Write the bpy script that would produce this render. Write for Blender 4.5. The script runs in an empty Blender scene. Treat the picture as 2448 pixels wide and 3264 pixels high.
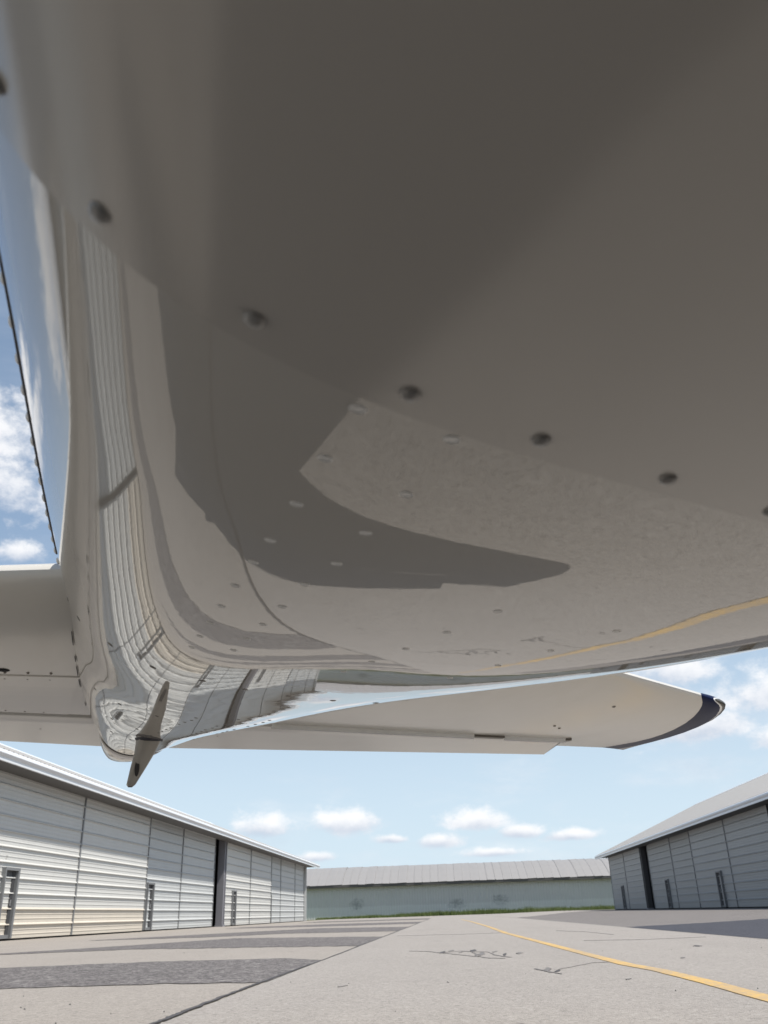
import bpy, bmesh, math, random
import numpy as np
from mathutils import Vector, Matrix, noise as mnoise

random.seed(7)
scene = bpy.context.scene
COL = scene.collection
RAD = math.radians

# ------------------------------------------------------------------ camera
CAM_H = 0.377
cam_data = bpy.data.cameras.new("camera")
cam = bpy.data.objects.new("camera", cam_data)
COL.objects.link(cam)
R3 = Matrix(((0.99730, 0.05568, 0.04740),
             (0.06644, -0.42163, -0.90437),
             (-0.03037, 0.90505, -0.42418)))
cam.matrix_world = Matrix.Translation((0, 0, CAM_H)) @ R3.to_4x4()
cam_data.sensor_fit = 'VERTICAL'
cam_data.sensor_height = 36.0
cam_data.lens = 36.0 * 2735.0 / 3264.0
cam_data.clip_start = 0.01
cam_data.clip_end = 5000
cam_data.dof.use_dof = True
cam_data.dof.focus_distance = 1.6
cam_data.dof.aperture_fstop = 17.0
scene.camera = cam

# ------------------------------------------------------------------ sun, sky, exposure
SUN = Vector((1.0, -0.39, 1.98)).normalized()          # direction towards the sun
sun_el = math.asin(SUN.z)
sun_az = math.atan2(SUN.x, SUN.y)
ld = bpy.data.lights.new("sun", 'SUN')
ld.energy = 5.0
ld.angle = RAD(0.53)
ld.color = (1.0, 0.955, 0.89)
sun = bpy.data.objects.new("sun", ld)
COL.objects.link(sun)
sun.location = SUN * 50
sun.rotation_euler = SUN.to_track_quat('Z', 'Y').to_euler()

scene.view_settings.view_transform = 'Standard'
scene.view_settings.look = 'None'
scene.view_settings.gamma = 1.0
scene.view_settings.use_curve_mapping = False
scene.view_settings.exposure = 0.16


class NT:
    """short hand for building node trees"""
    def __init__(self, tree):
        self.t = tree
        self.n = tree.nodes
        self.l = tree.links

    def add(self, kind, **kw):
        nd = self.n.new(kind)
        for k, v in kw.items():
            setattr(nd, k, v)
        return nd

    def put(self, sock, val):
        if hasattr(val, 'is_output') or isinstance(val, bpy.types.NodeSocket):
            self.l.new(val, sock)
        else:
            sock.default_value = val

    def math(self, op, a, b=0.0, c=None, clamp=False):
        nd = self.add('ShaderNodeMath', operation=op, use_clamp=clamp)
        self.put(nd.inputs[0], a)
        self.put(nd.inputs[1], b)
        if c is not None:
            self.put(nd.inputs[2], c)
        return nd.outputs[0]

    def smooth(self, x, lo, hi):
        nd = self.add('ShaderNodeMapRange', interpolation_type='SMOOTHSTEP')
        self.put(nd.inputs[0], x)
        nd.inputs[1].default_value = lo
        nd.inputs[2].default_value = hi
        return nd.outputs[0]

    def lin(self, x, lo, hi, a, b):
        nd = self.add('ShaderNodeMapRange')
        self.put(nd.inputs[0], x)
        nd.inputs[1].default_value = lo
        nd.inputs[2].default_value = hi
        nd.inputs[3].default_value = a
        nd.inputs[4].default_value = b
        return nd.outputs[0]

    def mix(self, f, a, b, kind='RGBA', blend='MIX'):
        nd = self.add('ShaderNodeMix', data_type=kind, blend_type=blend)
        i = {'RGBA': (0, 6, 7, 2), 'FLOAT': (0, 2, 3, 0), 'VECTOR': (0, 4, 5, 1)}[kind]
        self.put(nd.inputs[i[0]], f)
        self.put(nd.inputs[i[1]], a)
        self.put(nd.inputs[i[2]], b)
        return nd.outputs[i[3]]

    def noise(self, vec, scale, detail=3.0, rough=0.55, dims='3D'):
        nd = self.add('ShaderNodeTexNoise', noise_dimensions=dims)
        if vec is not None:
            self.put(nd.inputs['Vector'], vec)
        nd.inputs['Scale'].default_value = scale
        nd.inputs['Detail'].default_value = detail
        nd.inputs['Roughness'].default_value = rough
        return nd.outputs[0]

    def scalev(self, vec, s):
        nd = self.add('ShaderNodeMapping')
        self.put(nd.inputs['Vector'], vec)
        nd.inputs['Scale'].default_value = s
        return nd.outputs[0]


def rgb(r, g, b):
    return (r, g, b, 1.0)


world = bpy.data.worlds.new("World")
scene.world = world
world.use_nodes = True
W = NT(world.node_tree)
W.n.clear()
wo = W.add('ShaderNodeOutputWorld')
bg = W.add('ShaderNodeBackground')
bg.inputs['Strength'].default_value = 0.092
sky = W.add('ShaderNodeTexSky', sky_type='NISHITA')
sky.sun_disc = False
sky.sun_elevation = sun_el
sky.sun_rotation = sun_az
sky.altitude = 60
sky.air_density = 1.0
sky.dust_density = 1.2
sky.ozone_density = 1.0
tc = W.add('ShaderNodeTexCoord')
DIR = tc.outputs['Generated']
sx = W.add('ShaderNodeSeparateXYZ')
W.put(sx.inputs[0], DIR)
az = W.math('MULTIPLY', W.math('ARCTAN2', sx.outputs[0], sx.outputs[1]), 57.2958)
el = W.math('MULTIPLY', W.math('ARCSINE', W.math('MINIMUM', sx.outputs[2], 0.9999)), 57.2958)
# billows used by every cloud
n_big = W.noise(W.scalev(DIR, (1, 1, 1.6)), 13.0, 8.0, 0.58)
n_fine = W.noise(W.scalev(DIR, (1, 1, 1.4)), 46.0, 6.0, 0.62)
# cumulus seen in the photograph: azimuth, elevation, half width, half height (degrees)
CLOUDS = [(-32.5, 28.4, 7.2, 3.0), (-33.5, 25.0, 8.2, 2.6), (-27.6, 21.2, 1.8, 0.9), (15.4, 13.3, 3.4, 1.9),
          (21.0, 11.3, 4.2, 1.7), (16.0, 9.8, 3.6, 1.3), (21.4, 8.7, 2.2, .9), (-11.4, 5.0, 2.1, 1.05),
          (-6.0, 5.2, 2.5, 1.0), (2.2, 5.0, 2.5, .8), (-0.3, 3.95, 1.7, .6),
          (4.9, 4.3, 1.7, .55), (7.8, 4.0, 1.7, .45), (3.0, 3.2, 2.0, .4),
          (-3.2, 4.2, 1.2, .4), (-8.0, 3.3, 1.5, .45), (-52, 17, 9, 4.0), (-70, 30, 12, 5), (42, 22, 10, 4), (60, 12, 9, 3),
          (-48, 40, 9, 3.5), (-62, 12, 8, 3), (120, 25, 14, 5), (170, 30, 16, 6), (-120, 24, 12, 4), (-150, 34, 10, 4)]
dens = None
shade = None
for (ca, ce, sa, se) in CLOUDS:
    da = W.math('MULTIPLY', W.math('SUBTRACT', az, ca), 1.0 / sa)
    de = W.math('MULTIPLY', W.math('SUBTRACT', el, ce), 1.0 / se)
    # flat base: the lower half of the blob falls off faster
    de_b = W.math('MULTIPLY', W.math('MINIMUM', de, 0.0), 1.5)
    de_t = W.math('MAXIMUM', de, 0.0)
    q = W.math('ADD', W.math('MULTIPLY', da, da), W.math('ADD', W.math('MULTIPLY', de_b, de_b), W.math('MULTIPLY', de_t, de_t)))
    m = W.math('POWER', 2.71828, W.math('MULTIPLY', q, -0.9))
    sh = W.math('MULTIPLY', m, de)
    dens = m if dens is None else W.math('MAXIMUM', dens, m)
    shade = sh if shade is None else W.math('ADD', shade, sh)
nn = W.math('ADD', W.math('MULTIPLY', W.math('SUBTRACT', n_big, 0.5), 2.0), W.math('MULTIPLY', W.math('SUBTRACT', n_fine, 0.5), 1.9))
d2 = W.math('ADD', dens, W.math('MULTIPLY', nn, 0.55))
cover = W.smooth(d2, 0.26, 0.90)
# thin wisps everywhere, denser low down
wisp = W.smooth(W.noise(W.scalev(DIR, (1, 1, 3.2)), 5.0, 8.0, 0.62), 0.47, 0.80)
haze_low = W.smooth(el, 26.0, 1.0)
cover = W.math('MAXIMUM', W.math('MULTIPLY', cover, 0.93), W.math('MULTIPLY', wisp, W.math('MULTIPLY_ADD', haze_low, 0.46, 0.12)))
lit = W.math('ADD', W.math('MULTIPLY', shade, 0.75), W.math('MULTIPLY_ADD', nn, 0.28, 0.62))
lit = W.smooth(lit, 0.05, 1.0)
ccol = W.mix(lit, rgb(4.6, 5.4, 6.8), rgb(10.2, 10.2, 10.3))
# summer haze: sky whitens a little towards the horizon
skyc = W.mix(W.math('MULTIPLY_ADD', W.smooth(el, 62.0, 18.0), 0.40, 0.04), sky.outputs[0], rgb(4.6, 6.4, 8.8))
skyc = W.mix(W.math('MULTIPLY', W.smooth(el, 26.0, 0.0), 0.72), skyc, rgb(7.6, 9.1, 10.1))
final = W.mix(cover, skyc, ccol)
W.l.new(final, bg.inputs['Color'])
W.l.new(bg.outputs[0], wo.inputs['Surface'])


# ------------------------------------------------------------------ materials
def new_mat(name):
    m = bpy.data.materials.new(name)
    m.use_nodes = True
    t = NT(m.node_tree)
    b = t.n['Principled BSDF']
    return m, t, b


def set_b(t, b, **kw):
    for k, v in kw.items():
        t.put(b.inputs[k.replace('_', ' ')], v)


def bump(t, height, dist, strength=1.0, normal=None):
    nd = t.add('ShaderNodeBump')
    nd.inputs['Strength'].default_value = strength
    nd.inputs['Distance'].default_value = dist
    t.put(nd.inputs['Height'], height)
    if normal is not None:
        t.put(nd.inputs['Normal'], normal)
    return nd.outputs[0]


def paint(name, col, rough=0.05, wave=0.0006, peel=0.00004, dirt=0.15, spec=0.5, tail=False):
    """gloss aircraft paint over thin sheet metal: slow waviness, orange peel, a little grime"""
    m, t, b = new_mat(name)
    co = t.add('ShaderNodeTexCoord').outputs['Object']
    g = t.noise(t.scalev(co, (2.0, 0.8, 2.0)), 3.0, 6.0, 0.62)
    speck = t.noise(co, 260.0, 2.0, 0.6)
    d = t.math('MULTIPLY', t.smooth(g, 0.45, 0.78), dirt)
    c = t.mix(d, rgb(*col), rgb(col[0] * 0.72, col[1] * 0.68, col[2] * 0.6))
    c = t.mix(t.math('MULTIPLY', t.smooth(speck, 0.62, 0.8), dirt * 0.5), c, rgb(col[0] * .6, col[1] * .57, col[2] * .5))
    rr = t.math('MULTIPLY_ADD', g, 0.02, rough)
    if tail:                           # thin skin: the sheet quilts more between the frames near the tail
        sp = t.add('ShaderNodeSeparateXYZ')
        t.put(sp.inputs[0], co)
        k = t.lin(sp.outputs[1], 0.45, 1.5, 0.07, 1.0)
        h0 = t.math('MULTIPLY', t.noise(co, 20.0, 1.0, 0.4), k)
        h1 = t.math('MULTIPLY', t.noise(co, 5.0, 1.0, 0.4), k)
    else:
        h0 = t.noise(co, 20.0, 1.0, 0.4)
        h1 = t.noise(co, 5.0, 2.0, 0.45)
    n0 = bump(t, h0, wave * 0.16)
    n1 = bump(t, h1, wave, normal=n0)
    n2 = bump(t, t.noise(co, 90.0, 2.0, 0.5), peel, normal=n1)
    set_b(t, b, Base_Color=c, Roughness=rr, IOR=1.5, Normal=n2, Specular_IOR_Level=spec)
    return m


def metal_paint(name, col, rough=0.45, var=0.12, streak=0.0, metallic=0.0, scale=1.0):
    m, t, b = new_mat(name)
    co = t.add('ShaderNodeTexCoord').outputs['Object']
    g = t.noise(t.scalev(co, (0.9, 0.5, 0.9)), 1.2 * scale, 6.0, 0.6)
    s = t.noise(t.scalev(co, (9.0, 9.0, 0.5)), 1.0 * scale, 4.0, 0.6)
    f = t.math('ADD', t.math('MULTIPLY', t.math('SUBTRACT', g, 0.5), var * 2), t.math('MULTIPLY', t.math('SUBTRACT', s, 0.5), streak * 2))
    v = t.math('ADD', f, 1.0)
    mul = t.add('ShaderNodeMix', data_type='RGBA', blend_type='MULTIPLY')
    mul.inputs[0].default_value = 1.0
    mul.inputs[6].default_value = rgb(*col)
    t.l.new(v, mul.inputs[7])
    set_b(t, b, Base_Color=mul.outputs[2], Roughness=rough, Metallic=metallic)
    return m


def plain(name, col, rough=0.5, metallic=0.0):
    m, t, b = new_mat(name)
    co = t.add('ShaderNodeTexCoord').outputs['Object']
    g = t.noise(co, 14.0, 4.0, 0.6)
    c = t.mix(g, rgb(*(x * 0.85 for x in col)), rgb(*(x * 1.15 for x in col)))
    set_b(t, b, Base_Color=c, Roughness=rough, Metallic=metallic)
    return m


def pavement(name, base, light, dark, stone=70.0, fine=260.0, contrast=1.0, patch=0.16, lanes=0.0):
    m, t, b = new_mat(name)
    co = t.add('ShaderNodeTexCoord').outputs['Object']
    v = t.add('ShaderNodeTexVoronoi')
    t.put(v.inputs['Vector'], co)
    v.inputs['Scale'].default_value = stone
    vs = t.add('ShaderNodeSeparateColor')
    t.l.new(v.outputs['Color'], vs.inputs[0])
    v2 = t.add('ShaderNodeTexVoronoi')
    t.put(v2.inputs['Vector'], co)
    v2.inputs['Scale'].default_value = stone * 0.42
    vs2 = t.add('ShaderNodeSeparateColor')
    t.l.new(v2.outputs['Color'], vs2.inputs[0])
    c = rgb(*base)
    c = t.mix(t.math('MULTIPLY', t.smooth(vs.outputs[0], 0.62, 0.95), 0.75 * contrast), c, rgb(*light))
    c = t.mix(t.math('MULTIPLY', t.smooth(vs.outputs[1], 0.70, 0.98), 0.7 * contrast), c, rgb(*dark))
    c = t.mix(t.math('MULTIPLY', t.smooth(vs2.outputs[0], 0.86, 0.97), 0.6 * contrast), c, rgb(*light))
    c = t.mix(t.math('MULTIPLY', t.smooth(vs2.outputs[1], 0.90, 0.98), 0.55 * contrast), c, rgb(*dark))
    big = t.noise(t.scalev(co, (1.0, 0.45, 1.0)), 0.8, 7.0, 0.62)
    mid = t.noise(co, 6.0, 5.0, 0.65)
    f = t.math('ADD', t.math('MULTIPLY', t.math('SUBTRACT', big, 0.5), patch * 2.2), t.math('MULTIPLY', t.math('SUBTRACT', mid, 0.5), patch * 1.1))
    sp = t.noise(t.scalev(co, (1.0, 0.6, 1.0)), 1.9, 3.0, 0.5)
    f = t.math('SUBTRACT', f, t.math('MULTIPLY', t.smooth(sp, 0.64, 0.76), 0.16))
    if lanes:
        ln = t.noise(t.scalev(co, (2.2, 0.06, 1.0)), 1.0, 4.0, 0.6)
        f = t.math('ADD', f, t.math('MULTIPLY', t.math('SUBTRACT', ln, 0.5), lanes))
    mul = t.add('ShaderNodeMix', data_type='RGBA', blend_type='MULTIPLY')
    mul.inputs[0].default_value = 1.0
    t.put(mul.inputs[6], c)
    t.l.new(t.math('ADD', f, 1.0), mul.inputs[7])
    h = t.math('ADD', t.math('MULTIPLY', v.outputs['Distance'], -0.9), t.noise(co, fine, 2.0, 0.6))
    nb = bump(t, h, 0.0035, 0.7)
    set_b(t, b, Base_Color=mul.outputs[2], Roughness=0.92, Normal=nb, Specular_IOR_Level=0.25)
    return m


M = {}
M['white'] = paint("aircraft_white", (0.49, 0.462, 0.412), rough=0.005, wave=0.0006, peel=0.000012, dirt=0.06, tail=True)
M['white_tail'] = paint("tailplane_white", (0.62, 0.60, 0.55), rough=0.16, wave=0.0005, dirt=0.2)
M['white_belly'] = paint("oily_belly_white", (0.45, 0.42, 0.375), rough=0.15, wave=0.00012, peel=0.00001, dirt=0.10)  # oil-dulled finish; darker base also stands in for shade on the forward belly
M['navy'] = paint("navy_trim", (0.012, 0.018, 0.055), rough=0.3, dirt=0.0, wave=0.0016, spec=0.03)
M['stripe'] = paint("white_stripe", (0.82, 0.82, 0.80), rough=0.1)
M['edge'] = plain("dark_tip_edge", (0.060, 0.052, 0.036), 0.35)
M['sealant'] = plain("dark_sealant", (0.045, 0.045, 0.055), 0.6)
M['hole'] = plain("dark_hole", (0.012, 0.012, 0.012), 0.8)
M['dome'] = paint("dull_rivet", (0.30, 0.285, 0.26), rough=0.15, dirt=0.0)
M['rivet'] = paint("painted_rivet", (0.76, 0.745, 0.70), rough=0.12, dirt=0.0)
M['skid'] = paint("worn_skid_paint", (0.34, 0.32, 0.285), rough=0.3, dirt=0.6)
M['screw'] = plain("dull_screw", (0.16, 0.145, 0.125), 0.45, 0.3)
M['weather'] = plain("worn_black", (0.035, 0.032, 0.030), 0.6)
M['rubber'] = plain("tyre_rubber", (0.02, 0.02, 0.02), 0.8)
M['alloy'] = plain("bare_alloy", (0.45, 0.45, 0.46), 0.35, 0.9)
M['glass'] = plain("cabin_glass", (0.03, 0.035, 0.04), 0.04)
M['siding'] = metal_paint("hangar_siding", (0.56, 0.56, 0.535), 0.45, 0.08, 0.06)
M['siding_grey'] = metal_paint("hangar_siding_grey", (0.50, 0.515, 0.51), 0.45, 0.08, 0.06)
M['siding_shade'] = metal_paint("grey_hangar_siding", (0.33, 0.335, 0.335), 0.5, 0.06, 0.03)  # darker grey for the right hangar's doors
M['siding_tan'] = metal_paint("hangar_siding_tan", (0.57, 0.525, 0.45), 0.5, 0.10, 0.08)
M['stile'] = plain("door_stile_grey", (0.17, 0.175, 0.18), 0.5)
M['dark_metal'] = plain("dark_frame", (0.055, 0.055, 0.058), 0.5)
M['column'] = plain("column_grey", (0.20, 0.20, 0.22), 0.5)
M['roof'] = metal_paint("galvanised_roof", (0.40, 0.39, 0.375), 0.42, 0.05, 0.0)
M['fascia'] = metal_paint("white_fascia", (0.70, 0.72, 0.74), 0.3, 0.04, 0.0)
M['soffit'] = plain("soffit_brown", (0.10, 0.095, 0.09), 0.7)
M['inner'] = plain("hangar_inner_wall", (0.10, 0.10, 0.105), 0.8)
M['far_roof'] = metal_paint("far_roof_metal", (0.28, 0.272, 0.265), 0.55, 0.10, 0.0, scale=0.6)
M['taxi'] = pavement("taxiway_concrete", (0.300, 0.278, 0.255), (0.40, 0.375, 0.345), (0.165, 0.152, 0.14), 125, contrast=0.8, patch=0.085, lanes=0.12)
M['apron'] = pavement("apron_concrete", (0.298, 0.272, 0.243), (0.39, 0.36, 0.325), (0.16, 0.145, 0.13), 120, contrast=0.8, patch=0.10)
M['band'] = pavement("old_asphalt", (0.118, 0.108, 0.106), (0.30, 0.285, 0.27), (0.05, 0.046, 0.046), 48, contrast=1.0, patch=0.16)
M['asphalt'] = pavement("grey_asphalt", (0.165, 0.152, 0.145), (0.26, 0.245, 0.23), (0.09, 0.083, 0.08), 60, patch=0.14)
M['sealed'] = pavement("sealed_asphalt", (0.058, 0.060, 0.072), (0.085, 0.086, 0.10), (0.038, 0.039, 0.047), 60, patch=0.10)
M['crack_faint'] = plain("worn_crack", (0.155, 0.145, 0.138), 0.85)
M['crack'] = plain("crack_filler", (0.062, 0.058, 0.058), 0.8)
M['earth'] = pavement("far_ground", (0.16, 0.15, 0.11), (0.2, 0.2, 0.14), (0.09, 0.1, 0.06), 20, patch=0.2)


def gap_light_mat():
    m, t, b = new_mat("gap_seal_tape")
    co = t.add('ShaderNodeTexCoord').outputs['Object']
    g = t.noise(co, 30.0, 3.0, 0.6)
    c = t.mix(g, rgb(0.80, 0.79, 0.76), rgb(0.88, 0.87, 0.84))
    set_b(t, b, Base_Color=c, Roughness=0.5)
    tr = t.add('ShaderNodeBsdfTranslucent')
    t.put(tr.inputs['Color'], c)
    mx = t.add('ShaderNodeMixShader')
    mx.inputs[0].default_value = 0.55
    t.l.new(b.outputs[0], mx.inputs[1])
    t.l.new(tr.outputs[0], mx.inputs[2])
    t.l.new(mx.outputs[0], t.n['Material Output'].inputs['Surface'])
    return m


M['seal'] = gap_light_mat()  # pale translucent strip material, imitates sunlight in the hinge gap


def yellow_mat():
    m, t, b = new_mat("worn_yellow_paint")
    co = t.add('ShaderNodeTexCoord').outputs['Object']
    g = t.noise(co, 26.0, 6.0, 0.7)
    g2 = t.noise(co, 1.4, 3.0, 0.5)
    wear = t.smooth(t.math('ADD', t.math('MULTIPLY', g, 0.8), t.math('MULTIPLY', g2, 0.5)), 0.47, 0.74)
    c = t.mix(t.math('MULTIPLY', wear, 0.85), rgb(0.60, 0.375, 0.09), rgb(0.34, 0.27, 0.19))
    set_b(t, b, Base_Color=c, Roughness=0.75, Normal=bump(t, g, 0.002, 0.6))
    return m


M['yellow'] = yellow_mat()


def grass_mat():
    m, t, b = new_mat("grass_blades")
    co = t.add('ShaderNodeTexCoord').outputs['Object']
    g = t.noise(co, 0.7, 4.0, 0.6)
    c = t.mix(g, rgb(0.055, 0.085, 0.018), rgb(0.12, 0.15, 0.035))
    set_b(t, b, Base_Color=c, Roughness=0.7)
    return m


M['grass'] = grass_mat()


def far_wall_mat():
    m, t, b = new_mat("weathered_teal_siding")
    co = t.add('ShaderNodeTexCoord').outputs['Object']
    s = t.add('ShaderNodeSeparateXYZ')
    t.put(s.inputs[0], co)
    X, Z = s.outputs[0], s.outputs[2]
    g = t.noise(t.scalev(co, (0.25, 1, 0.6)), 1.0, 6.0, 0.62)
    st = t.noise(t.scalev(co, (5.0, 1, 0.22)), 1.0, 4.0, 0.6)
    c = t.mix(g, rgb(0.52, 0.513, 0.502), rgb(0.62, 0.612, 0.60))
    c = t.mix(t.math('MULTIPLY', t.smooth(st, 0.5, 0.75), 0.35), c, rgb(0.67, 0.665, 0.65))
    # paler lower band: sunlit wall below the eave shadow, painted into the colour
    edge = t.math('ADD', 1.35, t.math('MULTIPLY', t.math('SUBTRACT', t.noise(t.scalev(co, (0.35, 1, 0.1)), 1.0, 3.0), 0.5), 0.35))
    low = t.math('SUBTRACT', 1.0, t.smooth(t.math('SUBTRACT', Z, edge), -0.12, 0.12))
    c = t.mix(t.math('MULTIPLY', low, 0.45), c, rgb(0.755, 0.757, 0.74))
    # soot stains
    n = t.noise(t.scalev(co, (1.0, 1, 1.3)), 2.0, 7.0, 0.72)
    for (sxx, szz, w, h) in ((-13.6, 1.55, 1.2, 0.95), (-0.7, 1.35, 1.5, 0.8), (4.9, 1.6, 1.35, 0.8), (-1.4, 0.35, 0.5, 0.35), (20.5, 0.8, 0.9, 0.6)):
        dx = t.math('MULTIPLY', t.math('SUBTRACT', X, sxx), 1 / w)
        dz = t.math('MULTIPLY', t.math('SUBTRACT', Z, szz), 1 / h)
        q = t.math('ADD', t.math('MULTIPLY', dx, dx), t.math('MULTIPLY', dz, dz))
        f = t.math('SUBTRACT', t.math('ADD', 0.95, t.math('MULTIPLY', t.math('SUBTRACT', n, 0.5), 4.0)), q)
        c = t.mix(t.math('MULTIPLY', t.smooth(f, 0.05, 1.5), 0.6), c, rgb(0.13, 0.15, 0.155))
    set_b(t, b, Base_Color=c, Roughness=0.6)
    return m


M['far_wall'] = far_wall_mat()


# ------------------------------------------------------------------ object helpers
def link(name, me, mat=None, parent=None, smooth=False):
    ob = bpy.data.objects.new(name, me)
    COL.objects.link(ob)
    if mat is not None:
        for mm in (mat if isinstance(mat, (list, tuple)) else [mat]):
            me.materials.append(mm)
    if smooth:
        me.polygons.foreach_set('use_smooth', [True] * len(me.polygons))
    if parent is not None:
        ob.parent = parent
    return ob


def mesh(name, verts, faces):
    me = bpy.data.meshes.new(name)
    me.from_pydata([tuple(v) for v in verts], [], [tuple(f) for f in faces])
    me.update()
    return me


class MB:
    def __init__(self):
        self.v = []
        self.f = []

    def box(self, x0, x1, y0, y1, z0, z1):
        o = len(self.v)
        for x in (x0, x1):
            for y in (y0, y1):
                for z in (z0, z1):
                    self.v.append((x, y, z))
        for q in ((0, 1, 3, 2), (4, 6, 7, 5), (0, 4, 5, 1), (2, 3, 7, 6), (0, 2, 6, 4), (1, 5, 7, 3)):
            self.f.append(tuple(o + i for i in q))
        return self

    def poly(self, pts):
        o = len(self.v)
        self.v += [tuple(p) for p in pts]
        self.f.append(tuple(range(o, o + len(pts))))
        return self

    def extrude_y(self, prof, y0, y1, closed=True):
        """profile of (x, z) swept along y"""
        o = len(self.v)
        n = len(prof)
        for (x, z) in prof:
            self.v.append((x, y0, z))
        for (x, z) in prof:
            self.v.append((x, y1, z))
        for i in range(n if closed else n - 1):
            j = (i + 1) % n
            self.f.append((o + i, o + j, o + n + j, o + n + i))
        if closed:
            self.f.append(tuple(o + i for i in range(n))[::-1])
            self.f.append(tuple(o + n + i for i in range(n)))
        return self

    def grid(self, P):
        """P: rows x cols of points"""
        o = len(self.v)
        r, c = len(P), len(P[0])
        for row in P:
            self.v += [tuple(p) for p in row]
        for i in range(r - 1):
            for j in range(c - 1):
                self.f.append((o + i * c + j, o + i * c + j + 1, o + (i + 1) * c + j + 1, o + (i + 1) * c + j))
        return self

    def build(self, name, mat, parent=None, smooth=False, fix=True):
        me = mesh(name, self.v, self.f)
        if fix:
            bm = bmesh.new()
            bm.from_mesh(me)
            bmesh.ops.recalc_face_normals(bm, faces=bm.faces)
            bm.to_mesh(me)
            bm.free()
        return link(name, me, mat, parent, smooth)


def tag(o, label, cat, group=None):
    o['label'] = label
    o['category'] = cat
    if group:
        o['group'] = group
    return o


def struct(o, kind='structure'):
    o['kind'] = kind
    return o


def empty(name, loc=(0, 0, 0), rz=0.0):
    o = bpy.data.objects.new(name, None)
    COL.objects.link(o)
    o.location = loc
    o.rotation_euler = (0, 0, rz)
    o.empty_display_size = 0.3
    return o


# ------------------------------------------------------------------ ground
def gh(x):
    t = min(max((x - 5.0) / 9.0, 0.0), 1.0)
    return 0.085 * t * t * (3 - 2 * t)


def sheet(name, x0, x1, y0, y1, lift, mat, nx=1):
    xs = [x0 + (x1 - x0) * i / nx for i in range(nx + 1)]
    b = MB()
    b.grid([[(x, y, gh(x) + lift) for x in xs] for y in (y0, y1)])
    o = b.build(name, mat, fix=False)
    return struct(o)


b = MB()
xs = [-1500, -60, -13.0, 3.0, 5.0] + [5 + 0.9 * i for i in range(1, 11)] + [30, 120, 1500]
b.grid([[(x, y, gh(x) - 0.004) for x in xs] for y in (-600, -60, 130, 2500)])
struct(b.build('ground', M['earth'], fix=False))
sheet('apron', -13.9, -1.183, -45, 113, 0.0, M['apron'])
sheet('taxiway', -1.183, 3.455, -45, 113, 0.004, M['taxi'])
sheet('asphalt', 3.455, 15.9, -45, 113, 0.0, M['asphalt'], 24)


G = 1.047


def wavy_band(name, top, bot, mat, lift, seed):
    """dark asphalt strip between two polylines (x, y) running left to right, with a ragged edge"""
    rnd = random.Random(seed)
    n = 90
    top = [(x * G, y * G) for x, y in top]
    bot = [(x * G, y * G) for x, y in bot]

    def along(pl, t):
        x = pl[0][0] + (pl[-1][0] - pl[0][0]) * t
        for (xa, ya), (xb, yb) in zip(pl, pl[1:]):
            if xa <= x <= xb:
                return x, ya + (yb - ya) * (x - xa) / max(xb - xa, 1e-6)
        return pl[-1]
    rows = []
    for k in range(n + 1):
        t = k / n
        a = along(bot, t)
        c = along(top, t)
        j = 0.05 * c[1] / 8
        rows.append([(a[0], a[1] + rnd.uniform(-j, j), gh(a[0]) + lift), (c[0], c[1] + rnd.uniform(-j, j), gh(c[0]) + lift)])
    return struct(MB().grid(rows).build(name, mat, fix=False))


wavy_band('asphalt_strip', [(-13.3, 9.0), (-4.3, 9.1), (-3.0, 9.4), (-1.6, 9.25), (-1.14, 8.7)],
          [(-13.3, 6.3), (-2.9, 6.1), (-2.0, 6.12), (-1.14, 5.95)], M['band'], 0.004, 1)
wavy_band('asphalt_strip', [(-6.9, 13.4), (-5.5, 16.3), (-4.4, 19.6), (-1.14, 16.9)],
          [(-6.9, 13.2), (-4.6, 13.9), (-2.6, 13.0), (-1.14, 12.3)], M['band'], 0.004, 2)
wavy_band('asphalt_strip', [(-8.5, 22.6), (-6.5, 27.0), (-4.2, 31.5), (-1.14, 28.0)],
          [(-8.5, 22.2), (-5.4, 21.6), (-4.0, 23.2), (-1.14, 21.6)], M['band'], 0.004, 3)
wavy_band('asphalt_strip', [(-9.5, 44), (-5.0, 46.0), (-1.14, 43.0)],
          [(-9.5, 40), (-5.0, 36.5), (-1.14, 35.5)], M['band'], 0.004, 4)
wavy_band('asphalt_strip', [(-9.5, 70), (-1.14, 66.0)], [(-9.5, 60), (-1.14, 55.5)], M['band'], 0.004, 5)
wavy_band('concrete_strip', [(3.35, 112), (15.0, 112)], [(3.35, 47), (9.0, 74), (15.0, 84)], M['taxi'], 0.004, 8)
# fresh seal coat on the right hand asphalt, its far edge cut at a slant
wavy_band('sealed_patch', [(3.32, 18.1), (7.0, 21.3), (15.4, 28.5)], [(3.32, -20.0), (15.4, -20.0)], M['sealed'], 0.004, 6)


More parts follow.
